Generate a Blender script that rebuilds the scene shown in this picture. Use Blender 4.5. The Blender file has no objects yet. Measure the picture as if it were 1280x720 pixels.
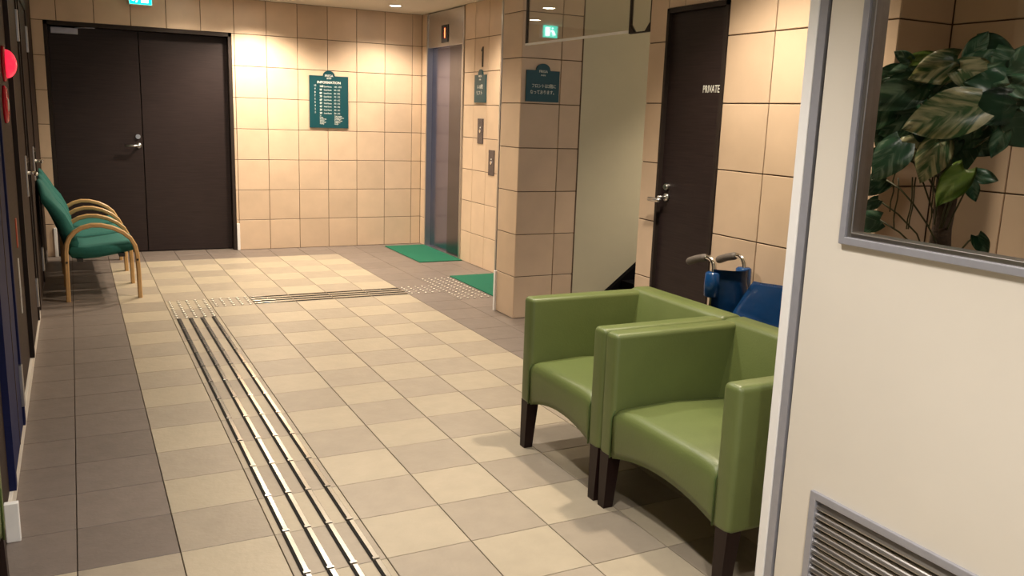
import bpy, bmesh, math, random
from mathutils import Vector, Matrix, Euler
random.seed(7)
scene = bpy.context.scene
COL = scene.collection

# ------------------------------------------------------------------ camera
cam_d = bpy.data.cameras.new('camera'); cam = bpy.data.objects.new('camera', cam_d); COL.objects.link(cam)
cam_d.sensor_width = 36.0; cam_d.lens = 1073.62 / 1280 * 36.0; cam_d.clip_start = 0.02
_r = Vector((0.89270266, -0.44937497, 0.0338246)); _u = Vector((0.05847492, 0.18993195, 0.98005435)); _f = Vector((0.44683627, 0.87291924, -0.19582992))
M3 = Matrix((_r, _u, -_f)).transposed()
cam.matrix_world = Matrix.Translation((0, 0, 1.425)) @ M3.to_4x4()
scene.camera = cam

# ------------------------------------------------------------------ world, exposure
w = bpy.data.worlds.new('world'); scene.world = w; w.use_nodes = True
bg = w.node_tree.nodes['Background']; bg.inputs[0].default_value = (0.80, 0.88, 1.0, 1); bg.inputs[1].default_value = 0.6
vs = scene.view_settings
vs.view_transform = 'Standard'; vs.look = 'None'; vs.gamma = 1.0; vs.exposure = 0.75; vs.use_curve_mapping = False
WARM = (1.0, 0.85, 0.66); SOFT = (1.0, 0.93, 0.85)
SPOT_W = 30.0

# ------------------------------------------------------------------ materials
def srgb(r, g, b):
    f = lambda c: (c / 255 / 12.92) if c / 255 <= 0.04045 else ((c / 255 + 0.055) / 1.055) ** 2.4
    return (f(r), f(g), f(b), 1)
def new_mat(name):
    m = bpy.data.materials.new(name); m.use_nodes = True
    return m, m.node_tree, m.node_tree.nodes['Principled BSDF']
def mat(name, col, rough=0.5, metal=0.0, var=0.0, nscale=20, stretch=(1, 1, 1), bump=0.0, bscale=None, rnd=0.0, spec=0.5, emit=None, estr=0.0, coat=0.0):
    m, nt, p = new_mat(name); N = nt.nodes; L = nt.links
    p.inputs['Base Color'].default_value = col; p.inputs['Roughness'].default_value = rough
    p.inputs['Metallic'].default_value = metal; p.inputs['Specular IOR Level'].default_value = spec
    p.inputs['Coat Weight'].default_value = coat
    if emit: p.inputs['Emission Color'].default_value = emit; p.inputs['Emission Strength'].default_value = estr
    tc = N.new('ShaderNodeTexCoord'); mp = N.new('ShaderNodeMapping'); mp.inputs['Scale'].default_value = stretch
    L.new(tc.outputs['Object'], mp.inputs[0])
    if var or rnd:
        oi = N.new('ShaderNodeObjectInfo')
        addv = N.new('ShaderNodeVectorMath'); addv.operation = 'ADD'
        sc = N.new('ShaderNodeMath'); sc.operation = 'MULTIPLY'; sc.inputs[1].default_value = 37.0
        L.new(oi.outputs['Random'], sc.inputs[0]); L.new(mp.outputs[0], addv.inputs[0]); L.new(sc.outputs[0], addv.inputs[1])
        no = N.new('ShaderNodeTexNoise'); no.inputs['Scale'].default_value = nscale; no.inputs['Detail'].default_value = 5
        L.new(addv.outputs[0], no.inputs['Vector'])
        mr = N.new('ShaderNodeMapRange'); mr.inputs[1].default_value = 0.25; mr.inputs[2].default_value = 0.75
        mr.inputs[3].default_value = 1 - var; mr.inputs[4].default_value = 1 + var
        L.new(no.outputs['Fac'], mr.inputs[0])
        mr2 = N.new('ShaderNodeMapRange'); mr2.inputs[3].default_value = 1 - rnd; mr2.inputs[4].default_value = 1 + rnd
        L.new(oi.outputs['Random'], mr2.inputs[0])
        mu = N.new('ShaderNodeMath'); mu.operation = 'MULTIPLY'; L.new(mr.outputs[0], mu.inputs[0]); L.new(mr2.outputs[0], mu.inputs[1])
        vm = N.new('ShaderNodeVectorMath'); vm.operation = 'SCALE'; vm.inputs[0].default_value = col[:3]
        L.new(mu.outputs[0], vm.inputs['Scale']); L.new(vm.outputs[0], p.inputs['Base Color'])
    if bump:
        n2 = N.new('ShaderNodeTexNoise'); n2.inputs['Scale'].default_value = bscale or nscale; n2.inputs['Detail'].default_value = 4
        L.new(mp.outputs[0], n2.inputs['Vector'])
        b = N.new('ShaderNodeBump'); b.inputs['Strength'].default_value = bump; b.inputs['Distance'].default_value = 0.004
        L.new(n2.outputs['Fac'], b.inputs['Height']); L.new(b.outputs[0], p.inputs['Normal'])
    return m
def glass_mat(name, tint=(1, 1, 1, 1), f0=0.04):
    m = bpy.data.materials.new(name); m.use_nodes = True; nt = m.node_tree; N = nt.nodes; L = nt.links
    N.remove(N['Principled BSDF']); out = N['Material Output']
    t = N.new('ShaderNodeBsdfTransparent'); t.inputs[0].default_value = tint
    g = N.new('ShaderNodeBsdfGlossy'); g.inputs['Roughness'].default_value = 0.0
    # thin sheet: Schlick reflectance from the angle to either face
    ge = N.new('ShaderNodeNewGeometry'); dt = N.new('ShaderNodeVectorMath'); dt.operation = 'DOT_PRODUCT'; L.new(ge.outputs['Incoming'], dt.inputs[0]); L.new(ge.outputs['Normal'], dt.inputs[1])
    ab = N.new('ShaderNodeMath'); ab.operation = 'ABSOLUTE'; L.new(dt.outputs['Value'], ab.inputs[0])
    om = N.new('ShaderNodeMath'); om.operation = 'SUBTRACT'; om.inputs[0].default_value = 1.0; L.new(ab.outputs[0], om.inputs[1])
    pw = N.new('ShaderNodeMath'); pw.operation = 'POWER'; pw.inputs[1].default_value = 5.0; L.new(om.outputs[0], pw.inputs[0])
    fr = N.new('ShaderNodeMath'); fr.operation = 'MULTIPLY_ADD'; fr.inputs[1].default_value = 1 - f0; fr.inputs[2].default_value = f0; L.new(pw.outputs[0], fr.inputs[0])
    mx = N.new('ShaderNodeMixShader'); L.new(fr.outputs[0], mx.inputs[0]); L.new(t.outputs[0], mx.inputs[1]); L.new(g.outputs[0], mx.inputs[2])
    L.new(mx.outputs[0], out.inputs[0]); return m
M = {}
M['wtile'] = mat('peach_wall_tile', (0.625, 0.470, 0.335, 1), 0.42, var=0.07, nscale=5, stretch=(1, 1, 3), rnd=0.06, bump=0.12, bscale=30)
M['wgrout'] = mat('brown_grout', (0.11, 0.068, 0.042, 1), 0.9, var=0.1)
M['ltile'] = mat('light_floor_tile', (0.400, 0.340, 0.250, 1), 0.42, var=0.06, nscale=12, rnd=0.04, bump=0.35, bscale=45)
M['dtile'] = mat('dull_floor_tile', (0.328, 0.276, 0.213, 1), 0.42, var=0.07, nscale=12, rnd=0.05, bump=0.35, bscale=45)
M['btile'] = mat('taupe_border_tile', (0.175, 0.142, 0.122, 1), 0.45, var=0.10, nscale=14, rnd=0.06, bump=0.35, bscale=45)
M['fgrout'] = mat('floor_grout', (0.15, 0.115, 0.08, 1), 0.9, var=0.1)
M['ceil'] = mat('ceiling_paint', (0.66, 0.60, 0.50, 1), 0.9, var=0.02, nscale=40)
M['cream'] = mat('cream_wall_paint', (0.58, 0.53, 0.385, 1), 0.45, var=0.02, nscale=8)
M['dwood'] = mat('dark_wood_laminate', (0.024, 0.0152, 0.0148, 1), 0.45, spec=0.3, var=0.32, nscale=6, stretch=(1, 1, 28), bump=0.05)
M['dframe'] = mat('dark_door_frame', (0.030, 0.022, 0.019, 1), 0.5, spec=0.2, var=0.1)
M['bwood'] = mat('brown_wall_laminate', (0.040, 0.026, 0.020, 1), 0.6, spec=0.15, var=0.25, nscale=6, stretch=(1, 1, 14))
M['steel'] = mat('brushed_steel', (0.62, 0.61, 0.60, 1), 0.28, 1.0, var=0.04, nscale=60)
M['elev'] = mat('elevator_steel_reflection_tint', (0.27, 0.29, 0.46, 1), 0.20, 1.0, var=0.05, nscale=8, stretch=(1, 1, 0.5))  # bluish reflection on the lift door is tinted into the base colour
M['elevd'] = mat('elevator_dark_steel', (0.16, 0.16, 0.20, 1), 0.25, 1.0, var=0.05, nscale=8)
M['chrome'] = mat('chrome', (0.80, 0.79, 0.77, 1), 0.12, 1.0, var=0.02)
M['bar'] = mat('tactile_bar_steel', (0.78, 0.76, 0.72, 1), 0.22, 1.0, var=0.05, nscale=30)
M['bar_side_stud_shade'] = mat('tactile_bar_side_stud_shade', (0.012, 0.011, 0.010, 1), 0.8, var=0.1, spec=0.2)
M['stud'] = mat('tactile_stud_steel', (0.86, 0.82, 0.72, 1), 0.35, 0.35, var=0.05)
M['mat'] = mat('green_carpet_mat', (0.0, 0.115, 0.06, 1), 0.95, var=0.22, nscale=120, bump=0.8, bscale=250)
M['teal'] = mat('teal_sign', (0.004, 0.056, 0.070, 1), 0.4, var=0.04)
M['navysign'] = mat('dark_teal_sign', (0.005, 0.060, 0.078, 1), 0.4, var=0.04)
M['white'] = mat('white_lettering', (0.75, 0.76, 0.70, 1), 0.6, var=0.01)
M['black'] = mat('black_lettering', (0.02, 0.015, 0.012, 1), 0.5, var=0.05)
M['green'] = mat('green_leather', (0.120, 0.152, 0.047, 1), 0.42, var=0.07, nscale=7, bump=0.15, bscale=160)
M['seam'] = mat('dark_green_seam', (0.06, 0.10, 0.02, 1), 0.6, var=0.05)
M['leg'] = mat('dark_brown_leg', (0.016, 0.007, 0.006, 1), 0.4, spec=0.25, var=0.15, stretch=(6, 6, 1))
M['teal_fabric'] = mat('teal_seat_fabric', (0.010, 0.112, 0.092, 1), 0.85, var=0.10, nscale=60, bump=0.3, bscale=300)
M['birch'] = mat('bent_birch', (0.52, 0.315, 0.13, 1), 0.4, var=0.08, nscale=10, stretch=(3, 3, 3))
M['wpaint'] = mat('white_painted_steel', (0.74, 0.69, 0.61, 1), 0.42, var=0.02, nscale=5)
M['wtrim'] = mat('white_trim', (0.88, 0.87, 0.86, 1), 0.4, var=0.02)
M['alu'] = mat('aluminium', (0.50, 0.48, 0.46, 1), 0.34, 1.0, var=0.05, nscale=40)
M['aluf'] = mat('grey_aluminium_frame', (0.36, 0.36, 0.40, 1), 0.36, 0.25, var=0.05, nscale=40)
M['blackgap'] = mat('black_gasket', (0.012, 0.010, 0.010, 1), 0.7, var=0.1)
M['blue'] = mat('blue_vinyl', (0.007, 0.050, 0.16, 1), 0.17, var=0.12, nscale=9, bump=0.5, bscale=14)
M['grip'] = mat('grey_rubber_grip', (0.12, 0.10, 0.085, 1), 0.6, var=0.1, nscale=80, bump=0.4, bscale=150)
M['rubber'] = mat('black_rubber', (0.02, 0.02, 0.02, 1), 0.7, var=0.1)
M['navy'] = mat('navy_door_panel', (0.012, 0.016, 0.070, 1), 0.6, spec=0.15, var=0.1, stretch=(1, 1, 10))
M['orange'] = mat('orange_sticker', (0.45, 0.06, 0.02, 1), 0.5, var=0.05)
M['closer'] = mat('door_closer_silver', (0.42, 0.42, 0.50, 1), 0.4, 0.5, var=0.05)
M['red'] = mat('red_plastic', (0.55, 0.004, 0.02, 1), 0.25, var=0.05)
M['redlamp'] = mat('red_lamp_lens', (0.75, 0.006, 0.03, 1), 0.15, var=0.03, emit=(1, 0.02, 0.06, 1), estr=0.7)
M['led'] = mat('red_led_digit', (0.8, 0.05, 0.02, 1), 0.5, emit=(1, 0.10, 0.03, 1), estr=5.0)
M['exitg'] = mat('exit_sign_green', (0.0, 0.5, 0.35, 1), 0.4, emit=(0.0, 0.85, 0.65, 1), estr=2.4)
M['exitw'] = mat('exit_sign_white', (0.8, 0.9, 0.9, 1), 0.4, emit=(0.72, 1.0, 0.95, 1), estr=4.0)
M['lampglow'] = mat('downlight_lens', (1, 0.95, 0.85, 1), 0.4, emit=(1.0, 0.90, 0.72, 1), estr=30.0)
M['glass'] = glass_mat('smoke_barrier_glass', (0.95, 0.95, 0.92, 1), 0.09)
M['pane'] = glass_mat('door_window_glass', (0.93, 0.92, 0.91, 1))
M['eglass'] = glass_mat('entrance_glass', (0.95, 0.97, 0.98, 1))
M['pot'] = mat('brown_plant_pot', (0.10, 0.06, 0.04, 1), 0.6, var=0.1)
M['moss'] = mat('moss_pole_fibre', (0.045, 0.028, 0.016, 1), 0.95, var=0.4, nscale=70, bump=1.0, bscale=110)
M['stem'] = mat('green_brown_stem', (0.05, 0.055, 0.02, 1), 0.6, var=0.2)
M['soil'] = mat('dark_soil', (0.02, 0.014, 0.01, 1), 0.95, var=0.4)
M['stair'] = mat('black_stair_stringer', (0.003, 0.0025, 0.004, 1), 0.8, spec=0.08, var=0.1)
def leaf_mat(name, g, y, thr):
    m, nt, p = new_mat(name); N = nt.nodes; L = nt.links
    tc = N.new('ShaderNodeTexCoord'); sp = N.new('ShaderNodeSeparateXYZ'); L.new(tc.outputs['Object'], sp.inputs[0])
    ab = N.new('ShaderNodeMath'); ab.operation = 'ABSOLUTE'; L.new(sp.outputs['Y'], ab.inputs[0])
    ml = N.new('ShaderNodeMath'); ml.operation = 'MULTIPLY'; ml.inputs[1].default_value = -1.5; L.new(ab.outputs[0], ml.inputs[0])
    ad = N.new('ShaderNodeMath'); ad.operation = 'ADD'; L.new(sp.outputs['X'], ad.inputs[0]); L.new(ml.outputs[0], ad.inputs[1])
    cb = N.new('ShaderNodeCombineXYZ'); L.new(ad.outputs[0], cb.inputs[0])
    m2 = N.new('ShaderNodeMath'); m2.operation = 'MULTIPLY'; m2.inputs[1].default_value = 0.6; L.new(sp.outputs['Y'], m2.inputs[0]); L.new(m2.outputs[0], cb.inputs[1])
    oi = N.new('ShaderNodeObjectInfo'); L.new(oi.outputs['Random'], cb.inputs[2])
    no = N.new('ShaderNodeTexNoise'); no.inputs['Scale'].default_value = 26; no.inputs['Detail'].default_value = 6; no.inputs['Distortion'].default_value = 0.6; L.new(cb.outputs[0], no.inputs['Vector'])
    cr = N.new('ShaderNodeValToRGB'); e = cr.color_ramp.elements
    e[0].position = thr; e[0].color = g; e[1].position = thr + 0.2; e[1].color = y
    L.new(no.outputs['Fac'], cr.inputs[0]); L.new(cr.outputs[0], p.inputs['Base Color'])
    p.inputs['Roughness'].default_value = 0.35
    return m
M['leafA'] = leaf_mat('pothos_leaf_dark', (0.030, 0.100, 0.050, 1), (0.20, 0.30, 0.20, 1), 0.50)
M['leafB'] = leaf_mat('pothos_leaf_variegated', (0.060, 0.135, 0.050, 1), (0.50, 0.48, 0.28, 1), 0.42)
M['leafC'] = leaf_mat('pothos_leaf_yellow_green', (0.115, 0.20, 0.030, 1), (0.22, 0.30, 0.07, 1), 0.5)

# ------------------------------------------------------------------ helpers
def mesh_from(bm, name, m, smooth=False):
    me = bpy.data.meshes.new(name); bmesh.ops.recalc_face_normals(bm, faces=bm.faces); bm.to_mesh(me); bm.free()
    ms = m if isinstance(m, (list, tuple)) else [m]
    for x in ms: me.materials.append(M[x] if isinstance(x, str) else x)
    if smooth:
        for p in me.polygons: p.use_smooth = True
    return me
def link(name, me, parent=None, loc=None):
    o = bpy.data.objects.new(name, me); COL.objects.link(o)
    if parent: o.parent = parent
    if loc is not None: o.location = loc
    return o
def obj(name, bm, m, parent=None, smooth=False, loc=None):
    return link(name, mesh_from(bm, name, m, smooth), parent, loc)
def tag(o, label, cat, group=None, kind=None):
    o['label'] = label; o['category'] = cat
    if group: o['group'] = group
    if kind: o['kind'] = kind
    return o
def empty(name, loc, label, cat, group=None, kind=None, rz=0):
    o = bpy.data.objects.new(name, None); COL.objects.link(o); o.location = loc; o.rotation_euler = (0, 0, rz); o.empty_display_size = 0.1
    return tag(o, label, cat, group, kind)
def box(bm, x0, x1, y0, y1, z0, z1, bev=0.0, seg=2):
    r = bmesh.ops.create_cube(bm, size=1.0); vs_ = r['verts']
    bmesh.ops.scale(bm, vec=(x1 - x0, y1 - y0, z1 - z0), verts=vs_)
    bmesh.ops.translate(bm, vec=((x0 + x1) / 2, (y0 + y1) / 2, (z0 + z1) / 2), verts=vs_)
    if bev:
        es = list({e for v in vs_ for e in v.link_edges})
        bmesh.ops.bevel(bm, geom=es, offset=bev, segments=seg, affect='EDGES', profile=0.5)
    return bm
def bx(*a, **k): return box(bmesh.new(), *a, **k)
def cyl(bm, p0, p1, r0, r1=None, n=16, cap=True):
    p0 = Vector(p0); p1 = Vector(p1); d = p1 - p0; r1 = r0 if r1 is None else r1
    q = d.to_track_quat('Z', 'Y').to_matrix().to_4x4()
    bmesh.ops.create_cone(bm, cap_ends=cap, segments=n, radius1=r0, radius2=r1, depth=d.length, matrix=Matrix.Translation((p0 + p1) / 2) @ q)
    return bm
def tube(bm, pts, r, n=10, flat=None):
    """sweep a circle (or a flat rectangle w,h) along pts"""
    pts = [Vector(p) for p in pts]; rings = []; prev = None
    for i, p in enumerate(pts):
        t = (pts[min(i + 1, len(pts) - 1)] - pts[max(i - 1, 0)]).normalized()
        if prev is None:
            a = Vector((0, 1, 0)) if abs(t.y) < 0.9 else Vector((1, 0, 0))
        else: a = prev
        a = (a - t * a.dot(t)).normalized(); prev = a; b = t.cross(a)
        rr = r[i] if isinstance(r, (list, tuple)) else r
        if flat:
            wd, ht = flat; c = min(wd, ht) * 0.2
            prof = [(wd / 2, ht / 2 - c), (wd / 2 - c, ht / 2), (-wd / 2 + c, ht / 2), (-wd / 2, ht / 2 - c), (-wd / 2, -ht / 2 + c), (-wd / 2 + c, -ht / 2), (wd / 2 - c, -ht / 2), (wd / 2, -ht / 2 + c)]
        else: prof = [(rr * math.cos(2 * math.pi * k / n), rr * math.sin(2 * math.pi * k / n)) for k in range(n)]
        rings.append([bm.verts.new(p + a * u + b * v) for u, v in prof])
    for i in range(len(rings) - 1):
        m_ = len(rings[i])
        for k in range(m_): bm.faces.new((rings[i][k], rings[i][(k + 1) % m_], rings[i + 1][(k + 1) % m_], rings[i + 1][k]))
    bm.faces.new(rings[0]); bm.faces.new(rings[-1])
    return bm
def prism(bm, pts2, place, d0, d1):
    """polygon pts2 extruded between depths; place(u,v,d)->xyz"""
    a = [bm.verts.new(place(u, v, d0)) for u, v in pts2]; b = [bm.verts.new(place(u, v, d1)) for u, v in pts2]
    n = len(pts2); bm.faces.new(a); bm.faces.new(b)
    for i in range(n): bm.faces.new((a[i], a[(i + 1) % n], b[(i + 1) % n], b[i]))
    return bm
def loft(bm, sections, cap=True):
    rings = [[bm.verts.new(p) for p in s] for s in sections]; n = len(rings[0])
    for i in range(len(rings) - 1):
        for k in range(n): bm.faces.new((rings[i][k], rings[i][(k + 1) % n], rings[i + 1][(k + 1) % n], rings[i + 1][k]))
    if cap: bm.faces.new(rings[0]); bm.faces.new(rings[-1])
    return bm
def spin(bm, prof, n=24, cap=True):
    """lathe a list of (r,z) around z"""
    rings = []
    for r, z in prof:
        rings.append([bm.verts.new((r * math.cos(2 * math.pi * k / n), r * math.sin(2 * math.pi * k / n), z)) for k in range(n)])
    for i in range(len(rings) - 1):
        for k in range(n): bm.faces.new((rings[i][k], rings[i][(k + 1) % n], rings[i + 1][(k + 1) % n], rings[i + 1][k]))
    if cap: bm.faces.new(rings[0]); bm.faces.new(rings[-1])
    return bm
FACE_Y = Matrix(((1, 0, 0), (0, 0, -1), (0, 1, 0)))          # text on a wall that faces -Y
FACE_X = Matrix(((0, 0, -1), (-1, 0, 0), (0, 1, 0)))         # text on a wall that faces -X
def text(name, s, size, m, parent, pos, face, align='CENTER', sx=1.0, ext=0.0006, bold=0.0):
    c = bpy.data.curves.new(name, 'FONT'); c.body = s; c.size = size; c.align_x = align; c.align_y = 'CENTER'; c.extrude = ext; c.offset = bold; c.resolution_u = 2
    t = bpy.data.objects.new(name, c); COL.objects.link(t); bpy.context.view_layer.update()
    me = bpy.data.meshes.new_from_object(t.evaluated_get(bpy.context.evaluated_depsgraph_get()))
    bpy.data.objects.remove(t); bpy.data.curves.remove(c)
    me.materials.clear(); me.materials.append(M[m])
    o = link(name, me, parent)
    o.matrix_local = Matrix.Translation(pos) @ face.to_4x4() @ Matrix.Diagonal((sx, 1, 1, 1))
    return o

# ------------------------------------------------------------------ tiling
_tile_cache = {}
def tile_mesh(w_, h_, th, m, ch=0.0015):
    k = (round(w_, 3), round(h_, 3), th, m)
    if k not in _tile_cache:
        bm = bmesh.new(); a, b = w_ / 2, h_ / 2
        loft(bm, [[(-a, -b, 0), (a, -b, 0), (a, b, 0), (-a, b, 0)], [(-a, -b, th - ch), (a, -b, th - ch), (a, b, th - ch), (-a, b, th - ch)],
                  [(-a + ch, -b + ch, th), (a - ch, -b + ch, th), (a - ch, b - ch, th), (-a + ch, b - ch, th)]])
        _tile_cache[k] = mesh_from(bm, 'tile', m)
    return _tile_cache[k]
def tile_wall(parent, face, origin, us, vs_, m='wtile', gap=0.0055, th=0.008, holes=()):
    """us / vs_: joint positions along u and v; face maps (u,v,out) to world axes, u measured in world along face's own axis"""
    for i in range(len(us) - 1):
        for j in range(len(vs_) - 1):
            rects = [(us[i], us[i + 1], vs_[j], vs_[j + 1])]
            for (a, b, c, d) in holes:
                nr = []
                for (u0, u1, v0, v1) in rects:
                    if u1 <= a + 1e-4 or u0 >= b - 1e-4 or v1 <= c + 1e-4 or v0 >= d - 1e-4: nr.append((u0, u1, v0, v1)); continue
                    if v0 < c: nr.append((u0, u1, v0, c))
                    if v1 > d: nr.append((u0, u1, d, v1))
                    lo, hi = max(v0, c), min(v1, d)
                    if u0 < a: nr.append((u0, a, lo, hi))
                    if u1 > b: nr.append((b, u1, lo, hi))
                rects = nr
            for (u0, u1, v0, v1) in rects:
                w_, h_ = u1 - u0 - gap, v1 - v0 - gap
                if w_ < 0.012 or h_ < 0.012: continue
                o = link('tile', tile_mesh(w_, h_, th, m), parent)
                o.matrix_local = Matrix.Translation(Vector(origin) + face @ Vector(((u0 + u1) / 2, (v0 + v1) / 2, 0))) @ face.to_4x4()
ROW = 0.3033
ROWS = [ROW * k for k in range(8)] + [2.45]
H = 2.45

# ================================================================== the room shell
YB = 8.95      # tiled back wall face
XL = -0.27     # left wall face
XE = 3.40      # elevator wall face
XR = 2.70      # right tiled wall face
CY0, CY1, CX0, CX1 = 5.345, 5.645, 2.75, 3.23   # the tiled pillar
# floor --------------------------------------------------------------
floor = obj('floor', bx(-1.3, 4.8, -2.7, 9.3, -0.10, -0.010), 'fgrout')
tag(floor, 'tiled lobby floor of beige checkered tiles with a taupe border', 'floor', kind='structure')
def ftile(x0, x1, y0, y1, m, g=0.0035):
    o = link('tile', tile_mesh(x1 - x0 - g, y1 - y0 - g, 0.010, m, 0.001), floor)
    o.location = ((x0 + x1) / 2, (y0 + y1) / 2, -0.010)
FX = [0.236 + 0.3 * c for c in range(-2, 12)]
FY = [4.259 - 0.3 * k for k in range(-16, 9)]      # 9.06 ... 1.86
for ci in range(-2, 11):
    for k in range(-16, 8):
        x0, x1 = 0.236 + 0.3 * ci, 0.236 + 0.3 * (ci + 1); y1, y0 = 4.259 - 0.3 * k, 4.259 - 0.3 * (k + 1)
        if y0 > 9.0: continue
        x0 = max(x0, XL); x1 = min(x1, XE + 0.05); y1 = min(y1, YB + 0.13)
        if y0 < CY1 + 0.1 and x0 > 3.15: continue
        if x1 - x0 < 0.03: continue
        light = (0 <= ci <= 6 and k >= -14) or (k >= 5)
        if y0 < 2.3 and x0 > 2.7: continue
        ftile(x0, x1, y0, y1, ('dtile' if (ci + k) % 2 == 0 else 'ltile') if light else 'btile')
bm = bmesh.new()
for xi in range(-6, 16):
    for k in range(-5, 23):
        x0, y1 = 0.236 + 0.3 * xi, 4.259 - 0.3 * k; y0 = y1 - 0.3
        near = k >= 8; alcove = xi < -2 and k >= 4; nook = (xi >= 9 and k < 8) or (xi >= 10 and y1 < 5.8)
        if xi == 9 and k <= -5: continue
        if near or alcove or (xi >= 10 and -5 <= k < 8): box(bm, x0 + .002, x0 + .298, y0 + .002, y1 - .002, -0.010, -0.0002)
tl = obj('floor_tiles', bm, 'ltile', floor); tl['kind'] = 'stuff'
# ceiling
c = obj('ceiling', bx(-1.3, 4.8, -2.7, 9.3, H, H + 0.1), 'ceil'); tag(c, 'plain cream painted ceiling with recessed downlights', 'ceiling', kind='structure')

# back wall -----------------------------------------------------------
DX0, DX1, DH = -0.173, 1.432, 2.123
bm = bmesh.new(); T0 = YB + 0.008
box(bm, XL - 0.1, DX0, T0, YB + 0.16, 0, H); box(bm, DX0, DX1, T0, YB + 0.16, DH, H); box(bm, DX1, XE + 0.3, T0, YB + 0.16, 0, H); box(bm, XL - 0.1, XE + 0.3, YB + 0.16, YB + 0.3, 0, H)
wb = obj('wall_back', bm, 'wgrout'); tag(wb, 'peach tiled back wall around the dark double door', 'wall', kind='structure')
US = [XL] + [1.765 + 0.3055 * k for k in range(-6, 6)] + [XE]
tile_wall(wb, FACE_Y, (0, T0, 0), US, ROWS, holes=((DX0, DX1, -1, DH),))
bm = bmesh.new()
# corner guards beside the door
for nm, a, b in (('a', DX1 + 0.002, DX1 + 0.03), ('b', DX0 - 0.032, DX0 - 0.004)):
    g = obj('door_corner_guard', bx(a, b, YB - 0.012, YB + 0.10 - 0.10, 0, 0.27, bev=0.003), 'wtrim')
    tag(g, 'white corner guard at the foot of the double door, ' + ('beside the sign wall' if nm == 'a' else 'behind the green linked seats'), 'corner guard')

# double door
dr = empty('door_1', (0, YB + 0.10, 0), 'dark wood double door set in the peach tiled back wall', 'door', kind='structure')
bm = bmesh.new(); box(bm, DX0, DX0 + 0.03, -0.10, 0.05, 0, DH); box(bm, DX1 - 0.03, DX1, -0.10, 0.05, 0, DH); box(bm, DX0, DX1, -0.10, 0.05, DH - 0.035, DH)
obj('door_frame', bm, 'dframe', dr)
mid = 0.605
lf = obj('door_leaf', bx(DX0 + 0.03, mid - 0.004, 0.0, 0.045, 0.008, DH - 0.038, bev=0.003), 'dwood', dr)
rt = obj('door_leaf', bx(mid + 0.004, DX1 - 0.03, 0.0, 0.045, 0.008, DH - 0.038, bev=0.003), 'dwood', dr)
obj('seam_strip', bx(mid - 0.004, mid + 0.004, 0.02, 0.03, 0.008, DH - 0.038), 'blackgap', dr)
bm = bmesh.new(); cyl(bm, (0.565, -0.008, 1.03), (0.565, 0.002, 1.03), 0.026); cyl(bm, (0.565, -0.05, 1.03), (0.565, 0, 1.03), 0.011)
tube(bm, [(0.565, -0.045, 1.03), (0.52, -0.05, 1.03), (0.44, -0.048, 1.028)], 0.010)
h = obj('lever_handle', bm, 'steel', lf, True)
bm = bmesh.new(); cyl(bm, (0.562, -0.012, 1.115), (0.562, 0.002, 1.115), 0.022); obj('lock_cylinder', bm, 'steel', lf)
cl = obj('door_closer', bx(-0.12, 0.10, -0.06, 0.0, 2.02, 2.075, bev=0.006), 'closer', lf)
bm = bmesh.new(); tube(bm, [(0.08, -0.03, 2.078), (0.16, -0.05, 2.082), (0.24, -0.03, 2.086)], 0.01, flat=(0.02, 0.008)); obj('closer_arm', bm, 'closer', cl)

# elevator wall -------------------------------------------------------
E1 = (7.81, 8.78); E2 = (6.02, 6.99)
bm = bmesh.new(); X0 = XE + 0.008
for a, b in ((5.645, E2[0]), (E2[1], E1[0]), (E1[1], YB + 0.01)): box(bm, X0, XE + 0.25, a, b, 0, H)
for a, b in (E1, E2): box(bm, XE + 0.16, XE + 0.25, a, b, 0, H)
we = obj('wall_elevator', bm, 'wgrout'); tag(we, 'peach tiled wall between the two lift doors', 'wall', kind='structure')
tile_wall(we, FACE_X, (X0, 0, 0), [-YB, -E1[1]], ROWS)
tile_wall(we, FACE_X, (X0, 0, 0), [-E1[0], -7.565, -7.265, -E2[1]], ROWS)
tile_wall(we, FACE_X, (X0, 0, 0), [-E2[0], -5.72, -5.645], ROWS)
def elevator(y0, y1, label):
    e = empty('elevator', (XE, (y0 + y1) / 2, 0), label, 'elevator', 'lift entrances')
    hw = (y1 - y0) / 2; zt = 2.095
    obj('jamb', bx(-0.014, 0.065, -hw, -hw + 0.028, 0, H - 0.012, bev=0.002), 'steel', e); obj('jamb', bx(-0.014, 0.065, hw - 0.028, hw, 0, H - 0.012, bev=0.002), 'steel', e)
    tp = obj('transom_panel', bx(-0.004, 0.02, -hw + 0.028, hw - 0.028, zt, H - 0.012, bev=0.002), 'steel', e)
    ind = obj('floor_indicator', bx(-0.012, 0.0, -0.085, 0.085, 2.13, 2.30, bev=0.003), 'blackgap', tp)
    text('digit', '1', 0.13, 'led', e, (-0.0135, -0.01, 2.215), FACE_X, ext=0.0008, bold=0.002)
    obj('transom_lip', bx(0.02, 0.065, -hw + 0.028, hw - 0.028, zt, zt + 0.02), 'elevd', e)
    obj('door_panel', bx(0.045, 0.062, -0.075, hw - 0.028, 0.004, zt + 0.01, bev=0.002), 'elev', e)
    obj('door_panel', bx(0.028, 0.042, -hw + 0.028, -0.060, 0.004, zt + 0.01, bev=0.002), 'elevd', e)
    obj('sill', bx(-0.004, 0.062, -hw + 0.028, hw - 0.028, 0.0, 0.004), 'steel', e)
    return e
elevator(E1[0], E1[1], 'stainless lift door with a lit red 1, beside the back wall')
elevator(E2[0], E2[1], 'stainless lift door mostly hidden behind the tiled pillar')

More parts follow.
